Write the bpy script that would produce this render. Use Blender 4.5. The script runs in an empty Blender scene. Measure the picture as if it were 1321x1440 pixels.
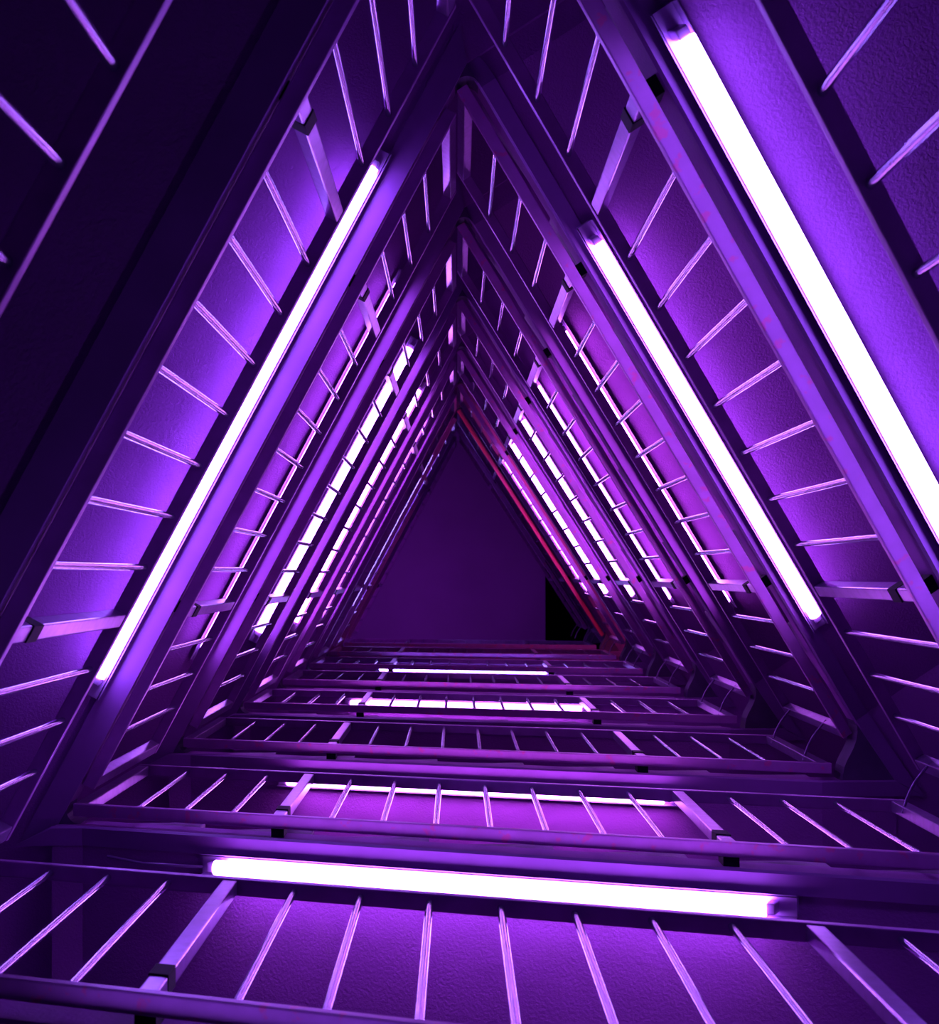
import bpy, bmesh, math, random
from mathutils import Vector, Matrix
random.seed(7)
C = bpy.context.scene.collection
U = 1.957            # metres in one turn of the stair (one storey pitch)

# ------------------------------------------------------------------ camera, world, exposure
cam_data = bpy.data.cameras.new('camera')
cam = bpy.data.objects.new('camera', cam_data); C.objects.link(cam)
FPX = 2400.0
cam_data.sensor_fit = 'HORIZONTAL'; cam_data.sensor_width = 36.0
cam_data.lens = FPX / 1321.0 * 36.0
cam_data.clip_start = 0.02; cam_data.clip_end = 200
ax, ay = -0.0073, 0.0372
Rx = Matrix(((1, 0, 0), (0, math.cos(ay), math.sin(ay)), (0, -math.sin(ay), math.cos(ay))))
Ry = Matrix(((math.cos(ax), 0, math.sin(ax)), (0, 1, 0), (-math.sin(ax), 0, math.cos(ax))))
M = Ry @ Rx
right, down, fwd = M[0], M[1], M[2]
cam.matrix_world = Matrix(((right[0], -down[0], -fwd[0], 0), (right[1], -down[1], -fwd[1], 0),
                           (right[2], -down[2], -fwd[2], 0), (0, 0, 0, 1)))
cam_data.dof.use_dof = True
cam_data.dof.focus_distance = 5.2
cam_data.dof.aperture_fstop = 11.0
bpy.context.scene.camera = cam
w = bpy.data.worlds.new('world'); bpy.context.scene.world = w; w.use_nodes = True
w.node_tree.nodes['Background'].inputs['Color'].default_value = (0.01, 0.004, 0.08, 1)
w.node_tree.nodes['Background'].inputs['Strength'].default_value = 0.3
vs = bpy.context.scene.view_settings
vs.view_transform = 'Standard'; vs.look = 'None'; vs.gamma = 1.0; vs.exposure = 0.0
vs.use_curve_mapping = False
LAMP_POWER = 28.0

def unseen_lamp(x, y, z, energy, target, col=(0.50, 0.07, 1.0)):
    d = bpy.data.lights.new('unseen_lamp', 'AREA'); d.shape = 'RECTANGLE'; d.size = 1.2; d.size_y = .06
    d.color = col; d.energy = energy
    o = bpy.data.objects.new('unseen_lamp', d); C.objects.link(o); o.location = (x, y, z)
    o.rotation_euler = (Vector(target) - Vector((x, y, z))).to_track_quat('-Z', 'Y').to_euler()
# unseen area lights, added to brighten the top gallery
unseen_lamp(-.80 * U, -.22 * U, 8.76 * U, 4.8, (0, 0, 9.15 * U))
unseen_lamp(-.10 * U, .80 * U, 8.76 * U, 4.8, (0, 0, 9.15 * U))
unseen_lamp(.62 * U, -.40 * U, 7.42 * U, 11.0, (.34 * U, -.22 * U, 7.77 * U), (1.0, .12, .45))  # unseen reddish light added lower down to brighten the red rail

# ------------------------------------------------------------------ materials
def mat(name, base, rough, metal=0.0, bump=None, stain=None, mottled=None, spec=0.5):
    m = bpy.data.materials.new(name); m.use_nodes = True
    nt = m.node_tree; b = nt.nodes['Principled BSDF']
    b.inputs['Base Color'].default_value = (*base, 1)
    b.inputs['Roughness'].default_value = rough
    b.inputs['Metallic'].default_value = metal
    b.inputs['Specular IOR Level'].default_value = spec
    g = nt.nodes.new('ShaderNodeNewGeometry')
    col = None
    if mottled:
        n = nt.nodes.new('ShaderNodeTexNoise'); n.inputs['Scale'].default_value = mottled[0]; n.inputs['Detail'].default_value = 6
        nt.links.new(g.outputs['Position'], n.inputs['Vector'])
        r = nt.nodes.new('ShaderNodeValToRGB')
        r.color_ramp.elements[0].position = 0.35; r.color_ramp.elements[1].position = 0.65
        r.color_ramp.elements[0].color = (*[c * mottled[1] for c in base], 1)
        r.color_ramp.elements[1].color = (*base, 1)
        nt.links.new(n.outputs['Fac'], r.inputs['Fac']); col = r.outputs['Color']
    if stain:                                   # rusty blotches of their own shape
        n = nt.nodes.new('ShaderNodeTexNoise'); n.inputs['Scale'].default_value = stain[0]; n.inputs['Detail'].default_value = 3
        nt.links.new(g.outputs['Position'], n.inputs['Vector'])
        r = nt.nodes.new('ShaderNodeValToRGB')
        r.color_ramp.elements[0].position = stain[1]; r.color_ramp.elements[1].position = stain[1] + 0.08
        r.color_ramp.elements[0].color = (0, 0, 0, 1); r.color_ramp.elements[1].color = (stain[3],) * 3 + (1,)
        mx = nt.nodes.new('ShaderNodeMix'); mx.data_type = 'RGBA'
        nt.links.new(n.outputs['Fac'], r.inputs['Fac']); nt.links.new(r.outputs['Color'], mx.inputs['Factor'])
        if col: nt.links.new(col, mx.inputs['A'])
        else: mx.inputs['A'].default_value = (*base, 1)
        mx.inputs['B'].default_value = (*stain[2], 1)
        col = mx.outputs['Result']
    if col: nt.links.new(col, b.inputs['Base Color'])
    if bump:
        n = nt.nodes.new('ShaderNodeTexNoise'); n.inputs['Scale'].default_value = bump[0]
        n.inputs['Detail'].default_value = 5; n.inputs['Roughness'].default_value = 0.6
        nt.links.new(g.outputs['Position'], n.inputs['Vector'])
        bp = nt.nodes.new('ShaderNodeBump'); bp.inputs['Strength'].default_value = bump[1]; bp.inputs['Distance'].default_value = bump[2]
        nt.links.new(n.outputs['Fac'], bp.inputs['Height']); nt.links.new(bp.outputs['Normal'], b.inputs['Normal'])
    return m
RUST = (0.90, 0.08, 0.30)
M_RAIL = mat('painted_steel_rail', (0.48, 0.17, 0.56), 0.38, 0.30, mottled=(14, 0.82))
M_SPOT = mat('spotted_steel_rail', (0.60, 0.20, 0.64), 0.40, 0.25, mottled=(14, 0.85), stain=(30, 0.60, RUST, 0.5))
M_RED = mat('red_rail', (0.95, 0.10, 0.30), 0.5, 0.0)
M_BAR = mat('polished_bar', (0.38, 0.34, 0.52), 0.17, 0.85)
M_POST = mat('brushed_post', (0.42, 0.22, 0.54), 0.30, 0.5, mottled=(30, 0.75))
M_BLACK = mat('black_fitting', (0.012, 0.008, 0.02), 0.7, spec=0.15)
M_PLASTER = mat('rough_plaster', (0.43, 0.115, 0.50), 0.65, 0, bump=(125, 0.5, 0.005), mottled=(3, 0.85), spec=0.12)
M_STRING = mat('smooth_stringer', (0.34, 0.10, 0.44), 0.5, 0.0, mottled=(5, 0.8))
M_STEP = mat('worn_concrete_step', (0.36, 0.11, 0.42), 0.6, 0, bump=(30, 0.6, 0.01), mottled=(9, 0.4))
M_CORNER = mat('shaded_corner_concrete', (0.16, 0.08, 0.22), 0.7, 0, mottled=(8, 0.7), spec=0.2)  # darker concrete: the shade of the unlit corners is put into the colour
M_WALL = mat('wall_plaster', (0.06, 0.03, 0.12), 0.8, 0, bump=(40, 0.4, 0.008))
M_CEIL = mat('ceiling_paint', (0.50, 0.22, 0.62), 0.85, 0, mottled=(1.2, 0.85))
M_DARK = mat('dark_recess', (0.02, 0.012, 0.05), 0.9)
M_FLOOR = mat('floor_screed', (0.06, 0.03, 0.12), 0.7, 0, mottled=(4, 0.7))
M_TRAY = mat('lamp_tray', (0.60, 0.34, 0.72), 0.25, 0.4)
def emit(name, col, k):
    m = bpy.data.materials.new(name); m.use_nodes = True; nt = m.node_tree
    nt.nodes.remove(nt.nodes['Principled BSDF'])
    e = nt.nodes.new('ShaderNodeEmission'); e.inputs['Color'].default_value = (*col, 1); e.inputs['Strength'].default_value = k
    nt.links.new(e.outputs[0], nt.nodes['Material Output'].inputs['Surface'])
    return m
T_BLUE = emit('tube_violet', (0.35, 0.17, 1.0), LAMP_POWER)
T_DIM = emit('tube_dim', (0.35, 0.17, 1.0), LAMP_POWER * .5)
T_MID = emit('tube_purple', (0.46, 0.17, 1.0), LAMP_POWER)
T_MAG = emit('tube_magenta', (0.60, 0.17, 1.0), LAMP_POWER)
T_COLD = emit('tube_cold', (0.34, 0.22, 1.0), LAMP_POWER * 0.9)

# ------------------------------------------------------------------ helpers
def link(name, bm, m, parent=None, loc=None, smooth=False):
    me = bpy.data.meshes.new(name); bmesh.ops.recalc_face_normals(bm, faces=bm.faces); bm.to_mesh(me); bm.free()
    me.materials.append(m)
    if smooth:
        for p in me.polygons: p.use_smooth = True
    return place(name, me, parent, loc)
def place(name, me, parent=None, loc=None):
    o = bpy.data.objects.new(name, me); C.objects.link(o)
    if parent: o.parent = parent
    if loc is not None: o.location = loc
    return o
def empty(name, loc, rot=None):
    o = bpy.data.objects.new(name, None); C.objects.link(o)
    if rot is not None: o.matrix_world = Matrix.Translation(loc) @ rot.to_4x4()
    else: o.location = loc
    o.empty_display_size = 0.1
    return o
def tag(o, label=None, cat=None, group=None, kind=None):
    if label: o['label'] = label
    if cat: o['category'] = cat
    if group: o['group'] = group
    if kind: o['kind'] = kind
def copy_tree(o, parent=None):
    c = o.copy(); C.objects.link(c)
    if parent: c.parent = parent
    for ch in list(o.children): copy_tree(ch, c)
    return c
def hexa(bm, pts, bevel=0.0):
    """8 points: bottom ring 4, top ring 4"""
    v = [bm.verts.new(p) for p in pts]
    fs = [bm.faces.new([v[i] for i in q]) for q in ((0, 1, 2, 3), (7, 6, 5, 4), (0, 4, 5, 1), (1, 5, 6, 2), (2, 6, 7, 3), (3, 7, 4, 0))]
    if bevel:
        es = set(e for f in fs for e in f.edges)
        bmesh.ops.bevel(bm, geom=list(es), offset=bevel, segments=2, profile=0.6, affect='EDGES')
def prism(bm, poly, z0, z1):
    """poly: plan points; z0,z1: numbers or lists"""
    n = len(poly)
    a = [bm.verts.new((p[0], p[1], z0[i] if isinstance(z0, (list, tuple)) else z0)) for i, p in enumerate(poly)]
    b = [bm.verts.new((p[0], p[1], z1[i] if isinstance(z1, (list, tuple)) else z1)) for i, p in enumerate(poly)]
    bm.faces.new(a); bm.faces.new(b[::-1])
    for i in range(n): bm.faces.new((a[i], b[i], b[(i + 1) % n], a[(i + 1) % n]))
def tube(bm, pts, r, n=8, caps=True):
    rings = []
    for i, p in enumerate(pts):
        p = Vector(p); d = (Vector(pts[min(i + 1, len(pts) - 1)]) - Vector(pts[max(i - 1, 0)])).normalized()
        up = Vector((0, 0, 1)) if abs(d.z) < .9 else Vector((1, 0, 0))
        s = d.cross(up).normalized(); t = s.cross(d)
        rings.append([bm.verts.new(p + (s * math.cos(2 * math.pi * k / n) + t * math.sin(2 * math.pi * k / n)) * r) for k in range(n)])
    for a, b in zip(rings, rings[1:]):
        for k in range(n): bm.faces.new((a[k], a[(k + 1) % n], b[(k + 1) % n], b[k]))
    if caps: bm.faces.new(rings[0][::-1]); bm.faces.new(rings[-1])

# ------------------------------------------------------------------ the plan (units of U, z at turn 1)
SIDES = {
    'B': (Vector((-0.5403, 0.3321, 1.5119)), Vector((0.6292, 0.3250, 0.9855))),
    'L': (Vector((-0.5262, 0.2981, 1.5440)), Vector((-0.0100, -0.6741, 1.5440))),
    'R': (Vector((0.0105, -0.7101, 1.5543)), Vector((0.6630, 0.2682, 1.9879))),
}
H = 0.511; RW = 0.0185; RH = 0.0136; WALLD = 0.60
SOFF = -0.03; WTOP = 0.035
EDGES = {'B': 0.0305, 'L': 0.0210, 'R': 0.0305}; FLANGE = 0.056
def frame(s):
    a, b = SIDES[s]; d = Vector((b.x - a.x, b.y - a.y, 0)); L = d.length; d /= L
    n = Vector((d.y, -d.x, 0))
    mid = (a + b) / 2
    if n.x * mid.x + n.y * mid.y < 0: n = -n
    return a, b, d, n, L
def P(s, t, out=0.0, up=0.0):
    a, b, d, n, L = frame(s)
    return (a + (b - a) * t + n * out + Vector((0, 0, up)))
def isect(s1, o1, s2, o2):
    a1, b1, d1, n1, _ = frame(s1); a2, b2, d2, n2, _ = frame(s2)
    p = a1 + n1 * o1; q = a2 + n2 * o2
    det = d1.x * (-d2.y) + d2.x * d1.y
    t = ((q.x - p.x) * (-d2.y) + d2.x * (q.y - p.y)) / det
    return Vector((p.x + d1.x * t, p.y + d1.y * t, 0))
def foot(s, p, o):
    a, b, d, n, L = frame(s)
    q = a + n * o; k = (p.x - q.x) * d.x + (p.y - q.y) * d.y
    return Vector((q.x + d.x * k, q.y + d.y * k, 0))
EBL, EAP, EBR = isect('B', EDGES['B'], 'L', EDGES['L']), isect('L', EDGES['L'], 'R', EDGES['R']), isect('R', EDGES['R'], 'B', EDGES['B'])
WBL, WAP, WBR = isect('B', WALLD, 'L', WALLD), isect('L', WALLD, 'R', WALLD), isect('R', WALLD, 'B', WALLD)

# ------------------------------------------------------------------ setting: floor, walls, ceiling
FLOOR_Z = -0.10 * U; TOP = 10.5 * U; CEIL = 9.62 * U
def wall(name, p, q):
    d = (q - p).normalized(); n = Vector((d.y, -d.x, 0)); c = (p + q) / 2
    if n.dot(c) < 0: n = -n
    bm = bmesh.new(); e = 0.12
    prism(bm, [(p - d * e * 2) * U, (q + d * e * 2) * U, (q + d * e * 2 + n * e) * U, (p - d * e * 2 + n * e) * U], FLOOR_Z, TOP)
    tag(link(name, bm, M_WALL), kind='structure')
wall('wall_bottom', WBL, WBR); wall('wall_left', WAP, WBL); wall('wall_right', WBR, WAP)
def grow(p, k=1.06): return (p.x * k * U, p.y * k * U)
bm = bmesh.new(); prism(bm, [grow(WBL), grow(WAP), grow(WBR)], FLOOR_Z - 0.1, FLOOR_Z)
tag(link('floor', bm, M_FLOOR), kind='structure')
# ceiling stops at a straight edge on the right, where an unlit roof recess begins
XE = 0.497
def clip_x(poly, x, keep_less):
    out = []
    for i, p in enumerate(poly):
        q = poly[(i + 1) % len(poly)]
        inp = (p.x <= x) == keep_less; inq = (q.x <= x) == keep_less
        if inp: out.append(p)
        if inp != inq:
            t = (x - p.x) / (q.x - p.x); out.append(p + (q - p) * t)
    return out
tri = [WBL, WAP, WBR]
bm = bmesh.new(); prism(bm, [(p.x * U, p.y * U) for p in clip_x(tri, XE, True)], CEIL, CEIL + 0.12)
tag(link('ceiling', bm, M_CEIL), kind='structure')
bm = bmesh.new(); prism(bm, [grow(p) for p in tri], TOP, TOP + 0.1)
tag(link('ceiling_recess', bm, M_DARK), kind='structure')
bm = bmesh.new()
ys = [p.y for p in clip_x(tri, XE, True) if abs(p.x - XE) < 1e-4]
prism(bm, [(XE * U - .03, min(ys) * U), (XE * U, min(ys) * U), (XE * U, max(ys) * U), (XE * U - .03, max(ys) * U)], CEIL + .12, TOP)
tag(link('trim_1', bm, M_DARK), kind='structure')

# ------------------------------------------------------------------ stair flights and landings
ORD = ['nearest', 'second', 'third', 'fourth', 'fifth', 'sixth', 'seventh', 'eighth', 'ninth', 'tenth']
SIDE_WORD = {'B': 'lower', 'L': 'left', 'R': 'right'}
def flight(s, c0, c1, nstep, ends):
    """a sloping waist slab with steps; c0, c1 = inner corner points at its two ends"""
    a, b, d, n, L = frame(s); EDGE = EDGES[s]
    base = P(s, .5, EDGE, SOFF) * U
    root = empty('stair_flight', base)
    def par(p): return ((p.x - a.x) * d.x + (p.y - a.y) * d.y) / L
    st = [(c0, a.z), (P(s, 0, EDGE), a.z), (P(s, 1, EDGE), b.z), (c1, b.z)]
    bm = bmesh.new(); prev = None
    vs_ = []
    for p, z in st:
        e = Vector((p.x, p.y, 0)); o = foot(s, e, WALLD)
        ring = [Vector((e.x, e.y, z + SOFF)), Vector((o.x, o.y, z + SOFF)), Vector((o.x, o.y, z + WTOP)), Vector((e.x, e.y, z + WTOP))]
        vs_.append([bm.verts.new(q * U - base) for q in ring])
    for r0, r1 in zip(vs_, vs_[1:]):
        for k in range(4): bm.faces.new((r0[k], r0[(k + 1) % 4], r1[(k + 1) % 4], r1[k]))
    bm.faces.new(vs_[0]); bm.faces.new(vs_[-1][::-1])
    link('soffit_slab', bm, M_PLASTER, root)
    # smooth steel flange under the inner edge of the slab
    bm = bmesh.new()
    for (p, z), (q, y) in zip(st, st[1:]):
        t0, t1 = par(p), par(q)
        pts = []
        for up in (SOFF - .005, SOFF - .0003):
            lip = EDGE + (.001 if up < SOFF - .001 else -.002)
            m0 = par(isect(s, FLANGE, ends[0], FLANGE)) if p is st[0][0] else t0
            m1 = par(isect(s, FLANGE, ends[1], FLANGE)) if q is st[-1][0] else t1
            for tt, zz, oo in ((t0, z, lip), (t1, y, lip), (m1, y, FLANGE), (m0, z, FLANGE)):
                g = P(s, tt, oo); pts.append(Vector((g.x, g.y, zz + up)) * U - base)
        hexa(bm, pts)
    link('stringer_flange', bm, M_STRING, root)
    # steps: wedge on the slab, first one built, the rest copied
    dz = (b.z - a.z) / nstep; dt = 1.0 / nstep
    lo_first = dz > 0
    first = None
    for i in range(nstep):
        t0, t1 = i * dt, (i + 1) * dt
        zl, zh = (P(s, t0).z, P(s, t1).z)
        ztop = max(zl, zh)
        if first is None:
            bm = bmesh.new(); rr = []
            o0 = P(s, 0)
            for tt in (t0, t1):
                e = P(s, tt, EDGE + .004); o = P(s, tt, WALLD)
                zb = P(s, tt).z + WTOP
                zt = max(ztop + WTOP, zb + .004)
                rr.append([bm.verts.new((q - o0) * U) for q in (Vector((e.x, e.y, zb)), Vector((o.x, o.y, zb)), Vector((o.x, o.y, zt)), Vector((e.x, e.y, zt)))])
            for k in range(4): bm.faces.new((rr[0][k], rr[0][(k + 1) % 4], rr[1][(k + 1) % 4], rr[1][k]))
            bm.faces.new(rr[0]); bm.faces.new(rr[1][::-1])
            first = link('step', bm, M_STEP, root, P(s, t0) * U - base)
        else:
            o = first.copy(); C.objects.link(o); o.parent = root; o.location = P(s, t0) * U - base
    return root
def rounded(c, p, q, r):
    """fillet polygon filling the void corner c between directions to p and q"""
    u = (p - c).normalized(); v = (q - c).normalized()
    half = u.angle(v) / 2; k = r / math.tan(half)
    cen = c + (u + v).normalized() * (r / math.sin(half))
    a, b = c + u * k, c + v * k
    a0 = math.atan2(a.y - cen.y, a.x - cen.x); a1 = math.atan2(b.y - cen.y, b.x - cen.x)
    da = (a1 - a0 + math.pi) % (2 * math.pi) - math.pi
    return [c] + [cen + Vector((math.cos(a0 + da * i / 8), math.sin(a0 + da * i / 8), 0)) * r for i in range(9)]
def landing():
    z = SIDES['L'][0].z; EDGE = EDGES['L']; base = P('L', .5, EDGE, SOFF) * U
    root = empty('landing', base)
    z0, z1 = (z + SOFF) * U - base.z, (z + WTOP) * U - base.z
    bm = bmesh.new()
    def pr(poly): prism(bm, [((p.x * U - base.x), (p.y * U - base.y)) for p in poly], z0, z1)
    pr([EBL, foot('B', EBL, WALLD), WBL, foot('L', EBL, WALLD), foot('L', EAP, WALLD), WAP, foot('R', EAP, WALLD), EAP])
    link('soffit_slab', bm, M_PLASTER, root)
    bm = bmesh.new(); z1_ = z1; z1 = z0 - .0006; z0 -= .010
    pr([foot('L', EBL, EDGE - .002), foot('L', EAP, EDGE - .002), isect('L', FLANGE, 'R', FLANGE), isect('L', FLANGE, 'B', FLANGE)])
    link('stringer_flange', bm, M_STRING, root)
    z0 += .008; z1 = z1_ - .004
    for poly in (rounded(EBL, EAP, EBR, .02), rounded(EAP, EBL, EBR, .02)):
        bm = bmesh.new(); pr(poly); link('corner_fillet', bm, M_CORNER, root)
    bm = bmesh.new(); z0 = z1 + .004; z1 = z0 + .03 * U
    pr([foot('L', EBL, EDGE + .004), foot('L', EAP, EDGE + .004), foot('L', EAP, WALLD), foot('L', EBL, WALLD)])
    link('floor_topping', bm, M_STEP, root)
    return root
NOSE = [(.6884, .251), (.6915, .260), (.6922, .271), (.690, .285), (.6855, .297), (.680, .308), (.6735, .320), (.669, .331), (.6665, .343), (.6655, .3555)]
def corner_landing():
    z = SIDES['R'][1].z; base = Vector((EBR.x, EBR.y, z + SOFF)) * U
    root = empty('corner_landing', base)
    z0, z1 = 0.0, (WTOP - SOFF) * U
    bm = bmesh.new()
    def pr(poly): prism(bm, [((p.x * U - base.x), (p.y * U - base.y)) for p in poly], z0, z1)
    pr([EBR, foot('R', EBR, WALLD), WBR, foot('B', EBR, WALLD)])
    link('soffit_slab', bm, M_PLASTER, root)
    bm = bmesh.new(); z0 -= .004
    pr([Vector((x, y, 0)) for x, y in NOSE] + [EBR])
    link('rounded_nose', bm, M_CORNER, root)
    return root
protoB, protoL, protoR, protoC = flight('B', EBL, EBR, 7, 'LR'), landing(), flight('R', EAP, EBR, 6, 'LB'), corner_landing()
def levels(proto, lv, label, cat, group, lift=0):
    first = True
    for i, l in enumerate(lv):
        o = proto if first else copy_tree(proto)
        o['_l'] = l
        first = False
        tag(o, label(i, l), cat, group)
        yield o, l
def put(proto, lv, label, cat, group):
    base = proto.location.copy(); items = list(levels(proto, lv, label, cat, group))
    for o, l in items:
        o.location = base + Vector((0, 0, (l - 1) * U)); del o['_l']
put(protoB, range(1, 9), lambda i, l: 'sloping stair flight behind the lower side railings, %s up from the camera' % ORD[i] if i else
    'sloping stair flight at bottom edge of photo, nearest to the camera', 'stair flight', 'stair flights along the lower side')
put(protoL, range(0, 9), lambda i, l: 'level landing slab along the left side of the shaft, %s up from the camera' % ORD[i] if i else
    'level landing slab at the left, lowest one, closest to the camera', 'landing', 'landings along the left side')
put(protoR, range(0, 9), lambda i, l: 'sloping stair flight behind the right side railings, %s up from the camera' % ORD[i] if i else
    'sloping stair flight at far right edge, lowest one, closest to the camera', 'stair flight', 'stair flights along the right side')
put(protoC, range(0, 9), lambda i, l: 'corner landing with rounded nose at the lower right corner, %s up from the camera' % ORD[i] if i else
    'corner landing with rounded nose at the lower right, closest to the camera', 'landing', 'corner landings at the lower right')

# ------------------------------------------------------------------ railings
BV = 0.0035
def railing(s, t_step=16):
    a, b, d, n, L = frame(s)
    base = P(s, .5, RW / 2, -RH) * U
    root = empty('railing', base)
    def box(name, t0, t1, o0, o1, u0, u1, m, parent=root, pb=Vector((0, 0, 0)), bevel=BV):
        bm = bmesh.new()
        pts = [P(s, t, o, u) * U - base - pb for u in (u0, u1) for t, o in ((t0, o0), (t1, o0), (t1, o1), (t0, o1))]
        hexa(bm, pts, bevel)
        return link(name, bm, m, parent)
    sw = 0.020 / L
    box('bottom_rail', -sw, 1 + sw, 0, RW, -RH, 0, M_RAIL if s == 'L' else M_SPOT)
    box('top_rail', -sw, 1 + sw, 0, RW, H - RH, H, M_RAIL)
    for t0, t1 in ((-sw, 0), (1, 1 + sw)): box('end_stile', t0, t1, .001, RW - .001, 0.0, H - RH, M_POST)
    pw = 0.0085 / L
    for t in (.25, .75):
        po = box('post', t - pw, t + pw, .0015, .0170, 0.0, H - RH, M_POST)
        box('clamp', t - pw * 1.08, t + pw * 1.08, -.0002, .0180, 0.050, 0.088, M_BLACK, parent=po, bevel=.002)
        box('wall_bracket', t - pw * 1.1, t + pw * 1.1, RW - .001, EDGES[s] + .0005, -RH * .7, .030, M_BLACK, bevel=0)
    first = None
    for k in range(1, 16):
        if k in (4, 12): continue
        p = P(s, k / 16, RW / 2, 0) * U - base
        if first is None:
            bm = bmesh.new(); tube(bm, [(0, 0, -.004), (0, 0, (H - RH) * U + .004)], 0.0040 * U, 16, caps=False)
            first = link('baluster', bm, M_BAR, root, p, smooth=True)
        else:
            o = first.copy(); C.objects.link(o); o.parent = root; o.location = p
    return root
def corner_rods(root):
    base = root.location
    for up in (.43, .12):
        q0, q3 = P('R', 1.0, .010, up), P('B', 1.0, .010, up)
        c1, c2 = Vector((.6475, .2880, 0)), Vector((.6375, .3030, 0))
        pts = [q0 * (1 - k) ** 3 + c1 * 3 * k * (1 - k) ** 2 + c2 * 3 * k * k * (1 - k) + q3 * k ** 3 for k in [i / 12 for i in range(13)]]
        z = P('R', 1, 0, up).z
        pp = [Vector((q.x, q.y, z)) * U - base for q in pts]
        bm = bmesh.new(); tube(bm, pp, .0045, 8, caps=False); link('corner_rod', bm, M_POST, root, smooth=True)
RAIL_LV = {'B': range(1, 9), 'L': range(0, 9), 'R': range(0, 9)}
for s in 'BLR':
    pr_ = railing(s)
    if s == 'R': corner_rods(pr_)
    def lab(i, l, s=s):
        if i == 0:
            return {'B': 'steel railing with round bars across the bottom edge of photo, closest lower one',
                    'L': 'dark blurred steel railing in the top left corner, closest left one',
                    'R': 'steel railing at the far right edge beyond the bright tube, closest right one'}[s]
        if i == len(RAIL_LV[s]) - 1:
            return {'B': 'small distant steel railing, farthest one of the lower side',
                    'L': 'small distant steel railing, farthest one of the left side',
                    'R': 'small distant steel railing, farthest one of the right side'}[s]
        if s == 'R' and l == 7: return 'small distant railing with a red bottom rail on the right side'
        return 'steel railing with round bars on the %s side, %s one up from the camera' % (SIDE_WORD[s], ORD[i])
    put(pr_, RAIL_LV[s], lab, 'railing', 'railings of the %s side' % SIDE_WORD[s])

# plain red colour on the bottom rail of one far railing
for o in list(C.objects):
    if o.get('category') == 'railing' and 'red bottom rail' in o['label']:
        for ch in o.children:
            if ch.name.startswith('bottom_rail'):
                ch.data = ch.data.copy(); ch.data.materials[0] = M_RED; ch['label'] = 'red primed bottom rail'

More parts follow.
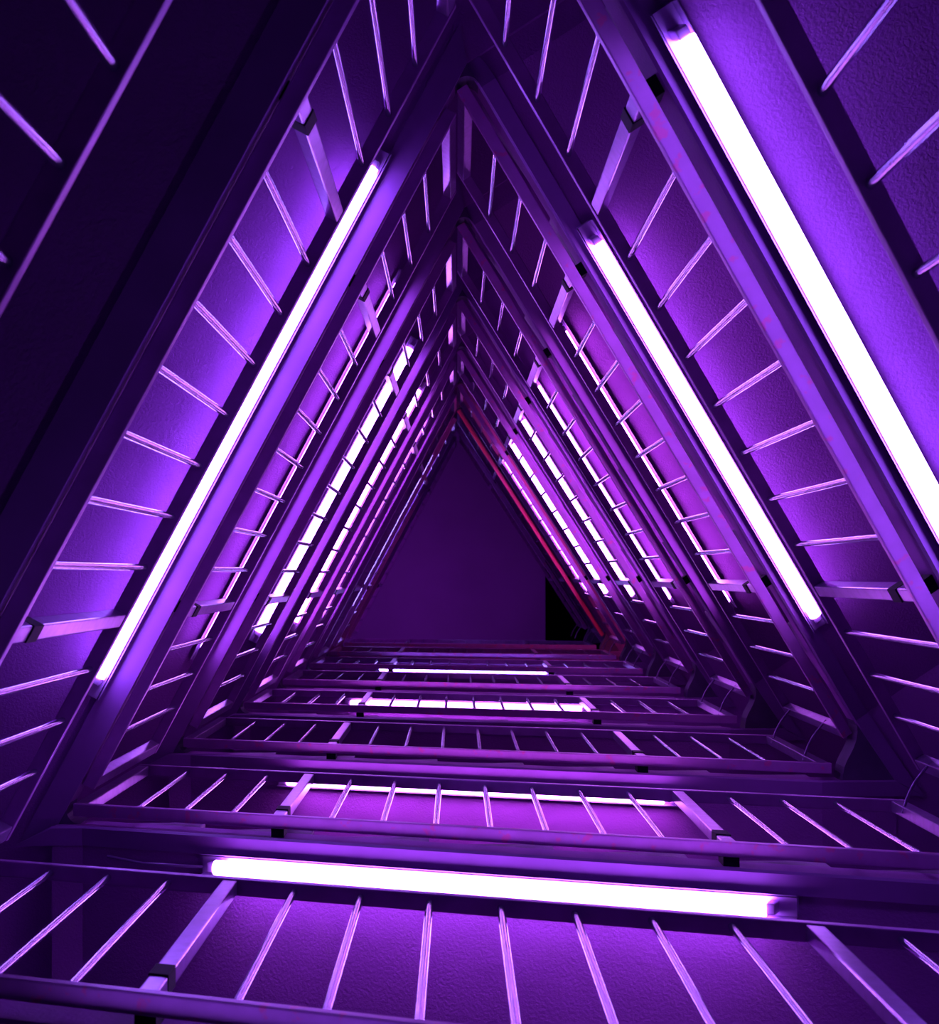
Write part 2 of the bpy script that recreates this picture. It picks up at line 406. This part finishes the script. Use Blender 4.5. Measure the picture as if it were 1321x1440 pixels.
# ------------------------------------------------------------------ tube lights under the slabs
LAMP = {'B': (.190, .785, .068, .0), 'L': (.125, .89, .066, .0), 'R': (.232, .818, .058, .0)}
def lamp(s, tm, label, cable=False, out=None, rad=.0205):
    t0, t1, out_, _ = LAMP[s]; out = out or out_
    a, b = P(s, t0, out, SOFF - .004) * U, P(s, t1, out, SOFF - .004) * U
    x = (b - a).normalized(); n = frame(s)[3]
    z = x.cross(n).normalized()
    if z.z < 0: z = -z
    y = z.cross(x).normalized()
    rot = Matrix((x, y, z)).transposed()
    c = (a + b) / 2; Lh = (b - a).length / 2
    root = empty('tube_light', c, rot)
    hw = .027; e = Lh + .065
    bm = bmesh.new()
    def bx(x0, x1, y0, y1, z0, z1, bv=0): hexa(bm, [Vector((p, q, r)) for r in (z0, z1) for p, q in ((x0, y0), (x1, y0), (x1, y1), (x0, y1))], bv)
    bx(-e, e, -hw * .8, hw * .8, -.020, -.001)
    lipz = {'B': -.034, 'L': -.025, 'R': -.030}[s]
    for sg in (-1, 1):                               # small flared side flanges of the channel
        pts = []
        for zz, yy in ((lipz, hw), (-.008, hw * .8)):
            for xx, dy in ((-e, 0), (e, 0), (e, .0025), (-e, .0025)):
                pts.append(Vector((xx, sg * (yy + dy), zz)))
        hexa(bm, pts)
    tr = link('tray', bm, M_TRAY, root)
    for sg in (-1, 1):
        bm = bmesh.new()
        x0, x1 = sorted((sg * (Lh + .002), sg * (Lh + .024)))
        bx(x0, x1, -.013, .013, -.066, -.020, .003)
        link('lamp_holder', bm, M_TRAY, root)
    bm = bmesh.new(); tube(bm, [(-Lh, 0, -.057), (Lh, 0, -.057)], rad, 14)
    link('tube', bm, tm, root, smooth=False)
    if cable:
        bm = bmesh.new(); tube(bm, [(-e, .01, -.012), (-e - .2, .012, -.010), (-e - .32, .0, -.008)], .004, 6)
        link('cable', bm, M_TRAY, root, smooth=True)
    return root, label
LIT = [('B', 1, T_DIM, 'dim violet tube light just past the bottom edge, lowest of lower side'),
       ('B', 2, T_MID, 'long glowing tube light in open tray above the closest lower railing'),
       ('B', 3, T_MAG, 'glowing tube light seen as thin line through second lower railing'),
       ('B', 5, T_MAG, 'wide white glowing tube light seen through the fourth lower railing'),
       ('B', 7, T_COLD, 'thin bluish white tube light, farthest of the lower side'),
       ('L', 2, T_BLUE, 'largest glowing tube light on the left, full length in view'),
       ('L', 3, T_MID, 'tube light mostly hidden behind the third left railing'),
       ('L', 4, T_MID, 'glowing tube light cut into dashes by bars of fourth left railing'),
       ('L', 5, T_MAG, 'glowing tube light cut into dashes by bars of fifth left railing'),
       ('L', 6, T_MAG, 'glowing tube light cut into tiny dashes by sixth left railing'),
       ('L', 8, T_COLD, 'dim bluish tube light, farthest on the left side'),
       ('R', 1, T_BLUE, 'largest glowing tube light at the right, running out of the frame'),
       ('R', 2, T_MID, 'second largest glowing tube light on the right side'),
       ('R', 3, T_MAG, 'tube light mostly hidden behind the third right railing'),
       ('R', 4, T_MAG, 'glowing tube light cut into dashes by bars of fourth right railing'),
       ('R', 5, T_MAG, 'glowing tube light cut into dashes by bars of fifth right railing'),
       ('R', 7, T_MAG, 'thin pinkish tube light, farthest on the right side'),
       ('R', 6, T_MAG, 'smallest glowing tube light on the right, cut into tiny dashes')]
for s, l, tm, lb in LIT:
    r, lb = lamp(s, tm, lb, cable=(s, l) == ('B', 2), out={('L', 3): .062, ('R', 3): .0715}.get((s, l)),
                 rad={('L', 3): .013, ('R', 3): .013, ('R', 7): .007}.get((s, l), .0205))
    r.location.z += (l - 1) * U
    tag(r, lb, 'tube light', 'purple tube lights')
